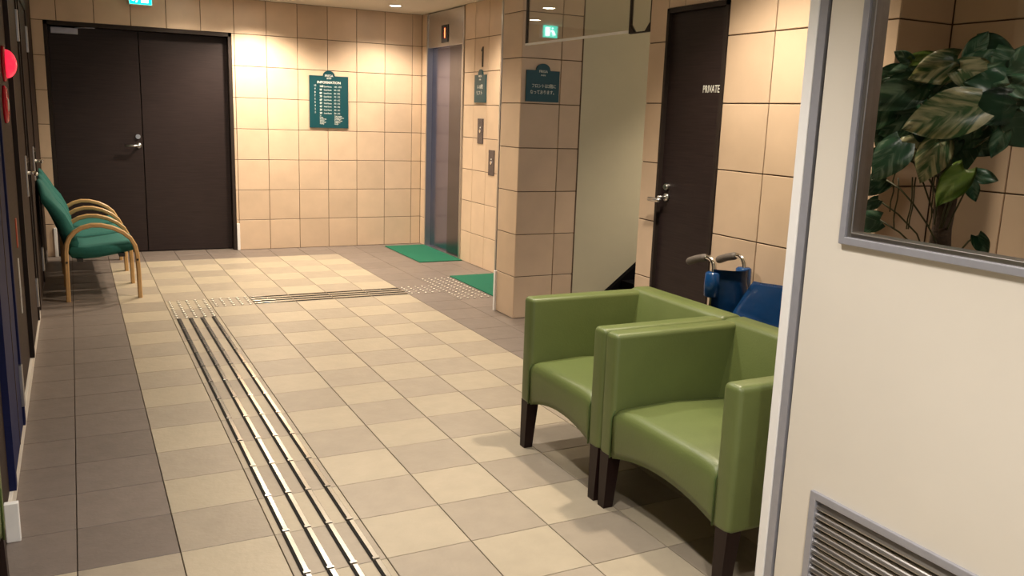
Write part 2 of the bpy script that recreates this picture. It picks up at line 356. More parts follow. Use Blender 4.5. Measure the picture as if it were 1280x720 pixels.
# tiled pillar ----------------------------------------------------------
bm = bmesh.new(); box(bm, CX0 + 0.008, CX1, CY0 + 0.008, CY1, 0, H); box(bm, CX1, XE + 0.01, CY0 + 0.05, CY1, 0, H) 
wp = obj('wall_pillar', bm, 'wgrout'); tag(wp, 'peach tiled pillar carrying a dark green notice beside the lifts', 'pillar', kind='structure')
tile_wall(wp, FACE_X, (CX0 + 0.008, 0, 0), [-CY1, -CY0], ROWS)
tile_wall(wp, FACE_Y, (0, CY0 + 0.008, 0), [CX0, 3.06, CX1], ROWS)
g = obj('pillar_corner_guard', bx(CX0 - 0.016, CX0 + 0.01, CY1 - 0.022, CY1 + 0.004, 0, 0.30, bev=0.002), 'wtrim'); tag(g, 'short white corner guard at the foot of the tiled pillar', 'corner guard')
# cream wall of the stair hall
bm = bmesh.new(); box(bm, CX1, 4.7, CY0 + 0.006, CY0 + 0.13, 0, H)
wc = obj('wall_stair_hall', bm, 'cream'); tag(wc, 'plain cream wall between tiled pillar and private door', 'wall', kind='structure')
we_ = obj('wall_stair_end', bx(4.7, 4.8, 2.0, CY0 + 0.13, 0, H), 'cream'); tag(we_, 'plain cream end wall of the stair hall behind the private door wall', 'wall', kind='structure')
obj('edge_bead', bx(CX1 - 0.006, CX1 + 0.004, CY0 - 0.002, CY0 + 0.02, 0, H), 'wgrout', wc)
# stairs against the cream wall
st = empty('staircase', (3.30, CY0, 0), 'black staircase flank rising along the cream wall', 'staircase')
bm = bmesh.new(); sl = 0.186 / 0.242
prism(bm, [(0.0, 0.0), (1.38, 0.0), (1.38, 1.36 * sl), (0.015, 0.0)], lambda u, v, d: (u, d, v), -0.04, 0.006)
obj('stringer', bm, 'stair', st)
for i in range(5):
    obj('tread', bx(0.10 + 0.24 * i, 0.36 + 0.24 * i, -0.95, -0.04, 0.0, 0.15 * (i + 1) - 0.06 if i else 0.07, bev=0.004), 'stair', st)

# right tiled wall --------------------------------------------------------
PY0, PY1, PH = 3.20, 3.66, 1.978
WY0, WY1 = 2.267, 3.81
bm = bmesh.new(); X0 = XR + 0.008
box(bm, X0, XR + 0.284, WY0 + 0.008, PY0, 0, H); box(bm, X0, XR + 0.284, PY1, WY1, 0, H); box(bm, X0, XR + 0.284, PY0, PY1, PH, H); box(bm, XR + 0.12, XR + 0.284, PY0, PY1, 0, PH)
wr = obj('wall_right', bm, 'wgrout'); tag(wr, 'peach tiled wall around the dark private door', 'wall', kind='structure')
tile_wall(wr, FACE_X, (X0, 0, 0), [-WY1, -PY1, -3.53, -PY0, -2.897, -2.595, -WY0], ROWS, holes=((-PY1, -PY0, -1, PH),))
# niche behind the plant
bm = bmesh.new(); box(bm, 2.992, 3.1, -2.6, WY0 + 0.008, 0, H); box(bm, XR + 0.01, 3.1, WY0 + 0.008, WY0 + 0.06, 0, H)
wn = obj('wall_niche', bm, 'wgrout'); tag(wn, 'peach tiled niche wall behind the potted pothos', 'wall', kind='structure')
tile_wall(wn, FACE_Y, (0, WY0 + 0.008, 0), [XR, 2.984], ROWS)
tile_wall(wn, FACE_X, (2.992, 0, 0), [-WY0 + 0.3 * k for k in range(0, 7)], ROWS)
# private door
pd = empty('door_2', (XR, 0, 0), 'narrow dark wood door lettered PRIVATE beside the wheelchair', 'door', kind='structure')
bm = bmesh.new(); box(bm, -0.008, 0.10, PY0, PY0 + 0.018, 0, PH); box(bm, -0.008, 0.10, PY1 - 0.018, PY1, 0, PH); box(bm, -0.008, 0.10, PY0, PY1, PH - 0.022, PH)
obj('door_frame', bm, 'dframe', pd)
lf = obj('door_leaf', bx(0.012, 0.05, PY0 + 0.019, PY1 - 0.019, 0.006, PH - 0.023, bev=0.002), 'dwood', pd)
text('lettering', 'PRIVATE', 0.050, 'white', lf, (0.0115, 3.302, 1.582), FACE_X, sx=0.66)
bm = bmesh.new(); cyl(bm, (-0.002, 3.585, 1.098), (0.013, 3.585, 1.098), 0.018); cyl(bm, (-0.010, 3.585, 1.098), (0.0, 3.585, 1.098), 0.012); obj('lock_cylinder', bm, 'steel', lf)
bm = bmesh.new(); cyl(bm, (0.0, 3.585, 1.045), (0.013, 3.585, 1.045), 0.020); cyl(bm, (-0.045, 3.585, 1.045), (0.005, 3.585, 1.045), 0.009)
tube(bm, [(-0.042, 3.572, 1.030), (-0.045, 3.60, 1.030), (-0.044, 3.665, 1.030)], 0.011); obj('lever_handle', bm, 'steel', lf, True)

# smoke barrier glass between pillar and right wall
sb = empty('smoke_barrier', (2.74, 4.55, H), 'hanging glass smoke barrier between the tiled pillar and private door wall', 'glass panel')
ga, gb = Vector((2.755, 5.30)), Vector((2.750, 4.075))
def gl(p, z): return (p.x - 2.74, p.y - 4.55, z - H)
def slab(pa, pb, z0, z1, th=0.008, off=0.0):
    d = (pb - pa).normalized(); n = Vector((d.y, -d.x)) * th / 2; q = Vector((d.y, -d.x)) * off
    b_ = bmesh.new(); loft(b_, [[gl(pa + n + q, z), gl(pb + n + q, z), gl(pb - n + q, z), gl(pa - n + q, z)] for z in (z0, z1)]); return b_
obj('glass_pane', slab(ga, gb, 1.905, H, 0.006), 'glass', sb)
obj('bottom_rail', slab(ga, gb, 1.893, 1.907, 0.012), 'wtrim', sb)
obj('edge_gasket', slab(ga, ga + Vector((0, -0.022)), 1.893, H, 0.012), 'dframe', sb)
gc, gd = Vector((2.750, 4.062)), Vector((2.745, 3.862))
obj('glass_pane', slab(gc, gd, 1.89, H, 0.006), 'glass', sb)
for p in (gc, gd):
    obj('edge_gasket', slab(p + Vector((0, 0.008)), p - Vector((0, 0.008)), 1.888, H, 0.014), 'dframe', sb)
for p, s in ((gc, -1), (gd, 1)):
    b_ = bmesh.new(); prism(b_, [(0, 0), (0.05 * s, 0), (0.01 * s, 0.04), (0, 0.05)], lambda u, v, d: (p.x - 2.74 + d, p.y - 4.55 + u, 1.888 - H + v), -0.01, 0.01); obj('corner_clip', b_, 'dframe', sb)
obj('bottom_gasket', slab(gc, gd, 1.886, 1.893, 0.012), 'dframe', sb)

# white partition with the white service door ---------------------------------
PX = 1.65; PE = 1.655
LY1 = 1.594
bm = bmesh.new(); box(bm, PX + 0.02, PX + 0.10, 0.70, 0.74, 0, H); box(bm, PX, PX + 0.10, -2.6, 0.70, 0, H); box(bm, PX, PX + 0.10, 0.70, PE - 0.034, 2.12, H)
pt = obj('wall_partition', bm, 'wpaint'); tag(pt, 'white painted partition wall holding the louvred service door', 'wall', kind='structure')
obj('end_post', bx(PX - 0.004, PX + 0.10, PE - 0.032, PE, 0, H, bev=0.003), 'wtrim', pt)
obj('door_stop_strip', bx(PX - 0.001, PX + 0.10, LY1 + 0.003, PE - 0.033, 0, 2.12), 'aluf', pt)
sd = empty('door_3', (PX, 0, 0), 'white steel service door with a window and a louvre', 'door', kind='structure')
ly0, wy0, wy1, wz0, wz1 = 0.745, 0.86, 1.484, 1.150, 2.0
vy0, vy1, vz0, vz1 = 0.86, 1.487, 0.12, 0.508
bm = bmesh.new(); lz0, lz1 = 0.01, 2.11; lx0, lx1 = 0.004, 0.044
for a in ((ly0, wy0, lz0, lz1), (wy1, LY1 - 0.004, lz0, lz1), (wy0, wy1, lz0, vz0), (wy0, wy1, vz1, wz0), (wy0, wy1, wz1, lz1)): box(bm, lx0, lx1, *a)
lf = obj('door_leaf', bm, 'wpaint', sd)
obj('gap_seal', bx(0.010, 0.05, LY1 - 0.004, LY1 + 0.003, 0.0, 2.12), 'blackgap', sd)
def ring(y0, y1, z0, z1, wd, x0, x1, bev=0.002):
    b_ = bmesh.new()
    box(b_, x0, x1, y0, y0 + wd, z0, z1, bev); box(b_, x0, x1, y1 - wd, y1, z0, z1, bev); box(b_, x0, x1, y0 + wd * .9, y1 - wd * .9, z0, z0 + wd, bev); box(b_, x0, x1, y0 + wd * .9, y1 - wd * .9, z1 - wd, z1, bev); return b_
wf = obj('window_frame', ring(wy0, wy1, wz0, wz1, 0.018, -0.008, 0.052), 'aluf', sd)
obj('window_bead', ring(wy0 + 0.017, wy1 - 0.017, wz0 + 0.017, wz1 - 0.017, 0.013, 0.0, 0.044), 'alu', wf)
obj('glass_pane', bx(0.020, 0.026, wy0 + 0.02, wy1 - 0.02, wz0 + 0.02, wz1 - 0.02), 'pane', wf)
vf = obj('louvre_frame', ring(vy0, vy1, vz0, vz1, 0.020, -0.006, 0.044), 'aluf', sd)
obj('louvre_backing', bx(0.034, 0.040, vy0 + 0.01, vy1 - 0.01, vz0 + 0.01, vz1 - 0.01), 'blackgap', vf)
n = 14; pitch = (vz1 - vz0 - 0.04) / n
sm = None
for i in range(n):
    z = vz1 - 0.02 - pitch * (i + 0.5)
    if sm is None:
        pr_ = [(-0.000, -0.012), (0.004, -0.012), (0.030, 0.009), (0.030, 0.012), (0.024, 0.012), (0.012, 0.006), (0.002, -0.002), (-0.002, -0.008)]
        b_ = bmesh.new(); prism(b_, pr_, lambda u, v, d: (u, d, v), vy0 + 0.018, vy1 - 0.018); sm = mesh_from(b_, 'louvre_slat', 'alu')
    link('louvre_slat', sm, vf, (0, 0, z))
b_ = bmesh.new(); cyl(b_, (-0.05, 0.82, 1.0), (0.004, 0.82, 1.0), 0.010); tube(b_, [(-0.048, 0.81, 1.0), (-0.05, 0.85, 1.0), (-0.048, 0.93, 1.0)], 0.010); obj('lever_handle', b_, 'steel', lf, True)

# left wall -------------------------------------------------------------------
AY = 3.04
bm = bmesh.new(); box(bm, XL - 0.08, XL, AY, YB + 0.16, 0.07, H); box(bm, -1.25, XL - 0.08, AY, AY + 0.08, 0.0, H)
wl = obj('wall_left', bm, 'bwood'); tag(wl, 'dark brown wood panelled wall behind the green linked seats', 'wall', kind='structure')
b = obj('baseboard_left', bx(XL - 0.08, XL + 0.012, AY + 0.02, 6.4, 0, 0.07, bev=0.002), 'wpaint'); tag(b, 'pale skirting along the dark panelled wall', 'baseboard', kind='structure')
b = obj('baseboard_left', bx(XL - 0.08, XL + 0.006, 6.4, YB, 0, 0.07, bev=0.002), 'btile'); tag(b, 'taupe skirting under the wall behind the linked seats', 'baseboard', kind='structure')
bm = bmesh.new(); box(bm, -1.25, -1.15, -2.6, AY, 0, H)
wa = obj('wall_alcove', bm, 'cream'); tag(wa, 'plain wall of the alcove holding a green armchair', 'wall', kind='structure')
# doors in the left wall
def left_door(n, y0, y1, m, label, hy, z1=2.1, groove=None):
    d = empty('door_%d' % n, (XL, 0, 0), label, 'door', kind='structure')
    bm = bmesh.new(); box(bm, 0, 0.022, y0, y0 + 0.05, 0.07, z1); box(bm, 0, 0.022, y1 - 0.05, y1, 0.07, z1); box(bm, 0, 0.022, y0, y1, z1 - 0.05, z1)
    obj('door_frame', bm, 'dframe' if m != 'navy' else 'navy', d)
    lf_ = obj('door_leaf', bx(0, 0.014, y0 + 0.054, y1 - 0.054, 0.075, z1 - 0.054, bev=0.002), m, d)
    if groove: obj('edge_strip', bx(0.012, 0.0155, groove, groove + 0.02, 0.08, z1 - 0.06), 'bwood', lf_)
    if hy:
        pl = obj('handle_plate', bx(0.012, 0.022, hy - 0.025, hy + 0.025, 0.86, 1.10, bev=0.003), 'steel', lf_)
        b_ = bmesh.new(); cyl(b_, (0.02, hy, 1.0), (0.07, hy, 1.0), 0.010); tube(b_, [(0.065, hy + 0.01, 1.0), (0.07, hy - 0.03, 1.0), (0.068, hy - 0.12, 1.0)], 0.010); obj('lever_handle', b_, 'chrome', pl, True)
        b_ = bmesh.new(); cyl(b_, (0.02, hy, 1.075), (0.032, hy, 1.075), 0.016); obj('lock_cylinder', b_, 'chrome', pl)
    for hz in (0.25, 1.85):
        obj('hinge', bx(0.012, 0.028, y1 - 0.075, y1 - 0.045, hz - 0.09, hz + 0.09, bev=0.003), 'steel', d)
    return d
left_door(4, 3.30, 4.05, 'navy', 'navy blue panelled door near the alcove armchair', None, groove=3.74)
left_door(5, 5.10, 6.05, 'bwood', 'dark brown door with a steel lever beside the red alarm lamp', 5.86)
left_door(6, 6.30, 7.35, 'bwood', 'dark brown door with a steel lever beside the linked seats', 7.05)
s = obj('sticker', bx(XL, XL + 0.004, 4.74, 4.80, 0.72, 0.86), 'orange'); tag(s, 'small orange warning sticker on the brown wall below the red alarm', 'sticker')
s = obj('warning_strip', bx(XL, XL + 0.004, 4.72, 4.74, 0.40, 0.67), 'wtrim'); tag(s, 'thin white strip on the brown wall below the orange sticker', 'strip')
p = obj('corner_plinth', bx(XL + 0.001, XL + 0.043, AY - 0.005, AY + 0.02, 0, 0.135, bev=0.003), 'wtrim'); tag(p, 'white block at the foot of the alcove wall corner', 'plinth')
# alarm lamp and push button
al = empty('alarm_lamp', (XL, 4.74, 1.585), 'glowing red dome of the fire alarm lamp on brown wall', 'alarm lamp')
RX = Matrix.Rotation(math.pi / 2, 4, 'Y')
bm = bmesh.new(); spin(bm, [(0.082, 0), (0.082, 0.01), (0.07, 0.016)]); bm.transform(RX); obj('base_plate', bm, 'red', al, True)
bm = bmesh.new(); spin(bm, [(0.066 * math.cos(a), 0.014 + 0.046 * math.sin(a)) for a in [i * math.pi / 2 / 7 for i in range(7)]] + [(0.004, 0.0602)]); bm.transform(RX); obj('dome_lens', bm, 'redlamp', al, True)
ab = empty('alarm_button', (XL, 4.62, 1.40), 'round red fire alarm button below the alarm lamp', 'alarm button')
bm = bmesh.new(); spin(bm, [(0.085, 0), (0.085, 0.010), (0.075, 0.018), (0.045, 0.020), (0.042, 0.016)]); bm.transform(RX); obj('bezel', bm, 'red', ab, True)
bm = bmesh.new(); spin(bm, [(0.03, 0.01), (0.03, 0.019), (0.02, 0.021)]); bm.transform(RX); obj('push_plate', bm, 'wtrim', ab, True)

# entrance behind the camera -----------------------------------------------------
bm = bmesh.new(); box(bm, -1.25, -1.0, -2.7, -2.6, 0, H); box(bm, 1.55, 3.1, -2.7, -2.6, 0, H); box(bm, -1.0, 1.55, -2.7, -2.6, 2.25, H)
wf_ = obj('wall_entrance', bm, 'cream'); tag(wf_, 'wall around the glazed street entrance', 'wall', kind='structure')
ew = empty('window_1', (0, -2.65, 0), 'glazed street entrance with aluminium frame', 'window', kind='structure')
bm = bmesh.new()
for x in (-1.0, -0.17, 0.66, 1.50): box(bm, x, x + 0.05, -0.03, 0.03, 0, 2.25)
box(bm, -1.0, 1.55, -0.03, 0.03, 2.20, 2.25); box(bm, -1.0, 1.55, -0.03, 0.03, 0.0, 0.08)
obj('window_frame', bm, 'alu', ew)
for x in (-0.95, -0.12, 0.71): obj('glass_pane', bx(x, x + 0.78, -0.004, 0.004, 0.08, 2.2), 'eglass', ew)

# ================================================================== lights
def downlight(x, y, label, power=1.0, cone=135, colour=WARM):
    d = empty('downlight', (x, y, H), label, 'downlight', 'ceiling downlights')
    bm = bmesh.new(); spin(bm, [(0.052, 0.0), (0.066, 0.0), (0.066, -0.004), (0.060, -0.006), (0.052, -0.004)], 28, False); obj('trim_ring', bm, 'wtrim', d, True)
    bm = bmesh.new(); spin(bm, [(0.052, -0.001), (0.052, -0.003), (0.03, -0.0035)], 28); obj('lens', bm, 'lampglow', d)
    ld = bpy.data.lights.new('downlight_beam', 'SPOT'); ld.energy = SPOT_W * power * 4; ld.color = colour; ld.spot_size = math.radians(cone); ld.spot_blend = 0.7; ld.shadow_soft_size = 0.05
    lo = bpy.data.objects.new('downlight_beam', ld); COL.objects.link(lo); lo.parent = d; lo.location = (0, 0, -0.02)
    return d
downlight(2.90, 8.38, 'downlight in the ceiling in front of the lift with the lit 1', 0.7)
downlight(1.62, 8.42, 'downlight in the ceiling between the double door and the INFORMATION board', 1.25)
downlight(1.03, 8.50, 'downlight in the ceiling over the double door beside the exit sign', 0.15)
downlight(1.40, 7.50, 'downlight in the ceiling over the crossing of the tactile strips', 0.6)
downlight(2.90, 6.60, 'downlight in the ceiling over the lift mat behind the pillar', 0.7)
downlight(1.50, 5.70, 'downlight in the ceiling between the pillar and the red alarm', 0.8)
downlight(1.35, 3.50, 'downlight in the ceiling over the tactile strip beside the armchairs', 0.55, 108, SOFT)
downlight(2.15, 2.80, 'downlight in the ceiling over the armchairs and wheelchair', 0.75, 114)
downlight(0.80, 1.70, 'downlight in the ceiling over the near end of the tactile strip', 0.6, 110, SOFT)
downlight(0.6, 0.2, 'downlight in the ceiling between the service door and the alcove', 0.85, 125, SOFT)
downlight(4.40, 4.35, 'added downlight in the unseen stair hall ceiling, brightening the cream wall', 0.85, 110)  # unseen lamp added to lift the cream wall, which rendered too dark
downlight(2.4, 0.9, 'downlight in the ceiling behind the white partition near the pothos', 0.20, 130, SOFT)

# exit sign over the double door
ex = empty('exit_sign', (0.63, YB - 0.05, 2.31), 'green and white lit emergency exit sign above the double door', 'exit sign')
obj('housing', bx(-0.10, 0.10, -0.025, 0.05, 0.0, 0.14, bev=0.003), 'wtrim', ex)
obj('green_face', bx(-0.092, 0.092, -0.029, -0.024, 0.006, 0.134), 'exitg', ex)
bm = bmesh.new()
box(bm, 0.005, 0.065, -0.031, -0.028, 0.02, 0.12)
PL = lambda u, v, d: (u, d, v)
prism(bm, [(-0.06, 0.05), (-0.05, 0.045), (-0.025, 0.075), (0.0, 0.07), (0.0, 0.08), (-0.03, 0.09), (-0.045, 0.08)], PL, -0.031, -0.028)
prism(bm, [(-0.045, 0.08), (-0.025, 0.09), (-0.02, 0.055), (-0.03, 0.02), (-0.04, 0.02), (-0.035, 0.05), (-0.06, 0.03), (-0.075, 0.035), (-0.05, 0.055)], PL, -0.031, -0.028)
cyl(bm, (-0.028, -0.031, 0.108), (-0.028, -0.028, 0.108), 0.011)
obj('running_figure', bm, 'exitw', ex)

# ================================================================== tactile paving
def bar_mesh(w_, ln, ht):
    """steel bar with a black anti-slip strip along one side and a raised end cap"""
    bm = bmesh.new(); l = ln / 2; x0, x1, xm = -w_ / 2, w_ / 2, -w_ / 2 + w_ * 0.36
    box(bm, x0, x1, -l, l, 0, ht - 0.0015); nb = len(bm.faces)
    box(bm, xm, x1 - 0.001, -l, l, ht - 0.0015, ht, bev=0.0004, seg=1)
    box(bm, x0 + 0.004, x1 + 0.002, -l, -l + 0.012, 0, ht + 0.001, bev=0.0005, seg=1)
    bm.faces.ensure_lookup_table()
    for i_, f in enumerate(bm.faces): f.material_index = 1 if i_ < nb else 0
    return mesh_from(bm, 'guide_bar', ['bar', 'bar_side_stud_shade'])
def stud_mesh():
    bm = bmesh.new(); spin(bm, [(0.0125, 0), (0.0120, 0.001), (0.0095, 0.0012)], 10); nb = len(bm.faces)  # dark base ring paints the shadow around each stud
    spin(bm, [(0.0095, 0.001), (0.0085, 0.0045), (0.0060, 0.006)], 10)
    for i_, f in enumerate(bm.faces): f.material_index = 1 if i_ < nb else 0
    return mesh_from(bm, 'warning_stud', ['stud', 'bar_side_stud_shade'], True)
BM = bar_mesh(0.026, 0.292, 0.006); SM = stud_mesh()
tx = 0.536
ts = empty('tactile_strip', (tx + 0.15, 4.0, 0), 'steel tactile guide bars running along the beige floor past the armchairs', 'tactile strip')
for k in range(-6, 12):
    yc = 4.259 - 0.3 * k - 0.15
    for i in range(4): link('guide_bar', BM, ts, (-0.1125 + 0.075 * i, yc - 4.0, 0))
tw = empty('tactile_studs', (tx + 0.15, 6.36, 0), 'patch of steel warning studs where the tactile strips turn', 'tactile studs')
for a in range(5):
    for b in range(10): link('warning_stud', SM, tw, (-0.12 + 0.06 * a, -0.27 + 0.06 * b, 0))
    for b in range(5): link('warning_stud', SM, tw, (0.18 + 0.06 * a, 0.03 + 0.06 * b, 0))
tc_ = empty('tactile_strip', (1.736, 6.509, 0), 'steel tactile guide bars crossing the beige floor towards the lifts', 'tactile strip')
for i in range(4):
    for j in range(4):
        o = link('guide_bar', BM, tc_, (-0.45 + 0.3 * j, -0.1125 + 0.075 * i, 0)); o.rotation_euler.z = math.pi / 2
tv = empty('tactile_studs', (2.636, 6.509, 0), 'patch of steel warning studs on taupe tiles before the lift mat', 'tactile studs')
for a in range(5):
    for b in range(5): link('warning_stud', SM, tv, (-0.27 + 0.06 * a, -0.12 + 0.06 * b, 0))
    for b in range(15): link('warning_stud', SM, tv, (0.03 + 0.06 * a, -0.42 + 0.06 * b, 0))

# mats
def floor_mat(x0, x1, y0, y1, label):
    o = obj('door_mat', bx(x0, x1, y0, y1, 0.0, 0.009, bev=0.003), 'mat'); tag(o, label, 'mat', 'green lift mats')
floor_mat(2.945, 3.395, 7.74, 8.80, 'green mat on the floor before the lift with the lit 1')
floor_mat(2.945, 3.395, 6.05, 6.985, 'green mat beside the steel studs and the tiled pillar')

# ================================================================== signs
def sign_board(name, label, x0, x1, z0, z1, br, bh, face, origin, m):
    """board in u (right), v (up); bump of half width br, height bh on top"""
    o = empty(name, origin, label, 'sign')
    cx = (x0 + x1) / 2
    pts = [(x0, z0), (x1, z0), (x1, z1), (cx + br, z1)] + [(cx + br * 0.92 * math.cos(a), z1 + bh * (0.12 + 0.88 * math.sin(a))) for a in [math.pi * i / 12 for i in range(13)]] + [(cx - br, z1), (x0, z1)]
    bm = bmesh.new(); prism(bm, pts, lambda u, v, d: face @ Vector((u, v, d)), 0.0, 0.012)
    obj('board', bm, m, o); return o
sg = sign_board('information_sign', 'teal INFORMATION board listing guest room floors on the back wall', -0.2025, 0.2025, -0.262, 0.262, 0.065, 0.052, FACE_Y, (2.385, YB, 1.505), 'teal')
def ty(name, s, size, x, z, **k): return text(name, s, size, 'white', sg, (x, -0.0125, z), FACE_Y, **k)
ty('lettering', 'FRESA', 0.034, 0, 0.262, sx=0.95); ty('lettering', 'INN', 0.022, 0, 0.236, sx=1.2)
ty('heading', 'INFORMATION', 0.036, 0.0, 0.195, bold=0.0006)
for i, fl in enumerate(range(10, 1, -1)):
    z = 0.158 - 0.0335 * i
    ty('floor_number', str(fl), 0.026, -0.145, z + 0.004)
    ty('row_lettering', '%dF' % fl, 0.027, -0.098, z - 0.004, align='LEFT', bold=0.0004)
    ty('row_lettering', 'Guest Rooms', 0.022, -0.055, z - 0.004, align='LEFT', sx=0.66)
    ty('row_lettering', '%d01 - %d12' % (fl, fl), 0.022, 0.052, z - 0.004, align='LEFT', sx=0.72)
for i, (a, b) in enumerate((('1F', 'Coin Laundry'), ('Lobby', 'Vending Machine'), ('Front Desk', 'Ice Machine'), ('Elevator', 'Trouser Press'), ('Restaurant', 'Telephone'), ('Parking', 'Lounge'))):
    ty('row_lettering', a, 0.019, -0.098, -0.142 - 0.0155 * i, align='LEFT', sx=0.75); ty('row_lettering', b, 0.019, 0.055, -0.142 - 0.0155 * i, align='LEFT', sx=0.75)
sg = sign_board('notice_sign', 'dark green notice with Japanese lettering on the tiled pillar', -0.129, 0.129, -0.105, 0.105, 0.058, 0.046, FACE_Y, (2.915, CY0, 1.635), 'navysign')
ty('lettering', 'FRESA', 0.025, 0, 0.098); ty('lettering', 'INN', 0.016, 0, 0.073, sx=1.3)
ty('lettering', '\u30d5\u30ed\u30f3\u30c8\u306f2\u968e\u306b', 0.030, 0.008, 0.0, sx=0.86); ty('lettering', '\u306a\u3063\u3066\u304a\u308a\u307e\u3059\u3002', 0.030, 0.004, -0.042, sx=0.86)
sg = sign_board('lift_sign', 'small dark green notice on the tiled wall between the lifts', -0.122, 0.122, -0.125, 0.125, 0.052, 0.05, FACE_X, (XE, 7.41, 1.665), 'navysign')
def tx_(s, size, y, z, **k): return text('lettering', s, size, 'white', sg, (-0.0125, y, z), FACE_X, **k)
tx_('FRESA', 0.026, 0, 0.112); tx_('INN', 0.02, 0, 0.082, sx=1.2); tx_('1-10\u968e', 0.046, 0, 0.015); tx_('\u30ea\u30d5\u30c8', 0.046, 0.01, -0.04)
nm = empty('wall_numeral', (XE, 7.385, 1.95), 'large dark numeral 1 on the tiled wall above the small notice', 'numeral')
bm = bmesh.new(); prism(bm, [(-0.012, -0.09), (0.012, -0.09), (0.012, 0.09), (-0.004, 0.09), (-0.03, 0.06), (-0.026, 0.05), (-0.012, 0.062)], lambda u, v, d: FACE_X @ Vector((u, v, d)), 0, 0.006); obj('numeral', bm, 'black', nm)
for y, z, lab in ((7.393, 1.28, 'steel lift call plate higher on the tiled wall under the small notice'), (7.135, 1.003, 'steel lift call plate lower on the tiled wall near the pillar')):
    cp = empty('call_plate', (XE, y, z), lab, 'call plate')
    obj('plate', bx(-0.006, 0.002, -0.062, 0.062, -0.115, 0.115, bev=0.002), 'elevd', cp)
    bm = bmesh.new(); cyl(bm, (-0.010, 0, 0), (-0.004, 0, 0), 0.017); obj('button', bm, 'chrome', cp)
    bm = bmesh.new(); prism(bm, [(-0.008, 0.028), (0.008, 0.028), (0, 0.042)], lambda u, v, d: FACE_X @ Vector((u, v, d)), 0.006, 0.0075); obj('arrow_mark', bm, 'white', cp)

# ================================================================== armchairs
def armchair(name, label, W, loc, rz=0.0, group='green leather armchairs'):
    a = empty(name, loc, label, 'armchair', group, rz=rz)
    D = 0.653; HT = 0.682; at = 0.078; hw = W / 2; zb = 0.205
    for s in (-1, 1):
        y0, y1 = (hw - at, hw) if s > 0 else (-hw, -hw + at)
        ar = obj('armrest', bx(0.0, D - 0.03, y0, y1, zb, HT - 0.008, bev=0.020, seg=4), 'green', a, True)
    # backrest: leaning inner face
    bm = bmesh.new(); secs = []
    prof = [(D, zb), (D, HT - 0.02), (D - 0.006, HT - 0.006), (D - 0.02, HT), (D - 0.085, HT), (D - 0.10, HT - 0.006), (D - 0.108, HT - 0.02), (D - 0.16, 0.42), (D - 0.17, 0.36), (D - 0.17, zb)]
    for y in (-hw + 0.004, -hw + 0.02, hw - 0.02, hw - 0.004):
        e = 0.006 if abs(y) > hw - 0.01 else 0
        secs.append([(x - (e if x == D else 0), y, z - (e if z > HT - 0.03 else 0)) for x, z in prof])
    loft(bm, secs); obj('backrest', bm, 'green', a, True)
    # seat with an arched apron
    bm = bmesh.new(); secs = []; n = 18; sw = hw - at + 0.004
    for i in range(n + 1):
        y = -sw + 2 * sw * i / n; q = 1 - (y / sw) ** 2
        zt = 0.392 + 0.016 * (1 - (y / sw) ** 6); zl = zb + 0.048 * q
        secs.append([(0.012, y, zl), (0.004, y, zl + 0.03), (0.002, y, zt - 0.05), (0.006, y, zt - 0.025), (0.020, y, zt - 0.006), (0.045, y, zt), (0.25, y, zt + 0.006), (0.52, y, zt - 0.012), (0.52, y, zl + 0.02), (0.05, y, zl + 0.02)])
    loft(bm, secs); st_ = obj('seat', bm, 'green', a, True)
    for s in (-1, 1):
        bm = bmesh.new(); tube(bm, [(0.001, s * sw, zb + 0.005), (0.000, s * sw, 0.36), (0.012, s * sw, 0.388), (0.05, s * sw, 0.40), (0.48, s * sw, 0.39)], 0.0032, 6); obj('piping', bm, 'seam', st_, True)
    for fx in (0.032, D - 0.04):
        for s in (-1, 1):
            yc = s * (hw - 0.034); bm = bmesh.new(); t, b = 0.028, 0.020; dx = -0.012 if fx < 0.3 else 0.02
            loft(bm, [[(fx + dx - b, yc - b, 0), (fx + dx + b, yc - b, 0), (fx + dx + b, yc + b, 0), (fx + dx - b, yc + b, 0)], [(fx - t, yc - t, zb + 0.01), (fx + t, yc - t, zb + 0.01), (fx + t, yc + t, zb + 0.01), (fx - t, yc + t, zb + 0.01)]])
            obj('leg', bm, 'leg', a)
    return a
armchair('armchair', 'green leather armchair in front of the cream wall and private door', 0.638, (1.69, 2.868, 0))
armchair('armchair', 'green leather armchair in front of the wheelchair, behind the white partition', 0.722, (1.69, 2.184, 0))
armchair('armchair', 'green leather armchair in the alcove beside the white plinth', 0.66, (-0.236, 2.36, 0), math.pi)

# ================================================================== linked seats
ls = empty('linked_seats', (0, 6.86, 0), 'three linked teal fabric seats with bent birch arms', 'seating', rz=math.radians(1.56))
AS = 0.585
armp = [(-0.092, 0, 0.0), (-0.090, 0, 0.20), (-0.088, 0, 0.36), (-0.080, 0, 0.42), (-0.060, 0, 0.468), (-0.028, 0, 0.505), (0.020, 0, 0.535), (0.085, 0, 0.552), (0.150, 0, 0.550), (0.225, 0, 0.530), (0.290, 0, 0.495), (0.340, 0, 0.450), (0.368, 0, 0.395), (0.380, 0, 0.33), (0.385, 0, 0.20), (0.387, 0, 0.0)]
bm = bmesh.new(); tube(bm, armp, 0.01, flat=(0.045, 0.030)); AM = mesh_from(bm, 'arm_frame', 'birch')
bm = bmesh.new(); cyl(bm, (0, -0.026, 0), (0, -0.018, 0), 0.008, n=10); BLT = mesh_from(bm, 'bolt', 'black')
for i in range(4):
    f_ = link('arm_frame', AM, ls, (0, AS * i, 0))
    for x in (-0.088, 0.379): link('bolt', BLT, f_, (x, 0, 0.29))
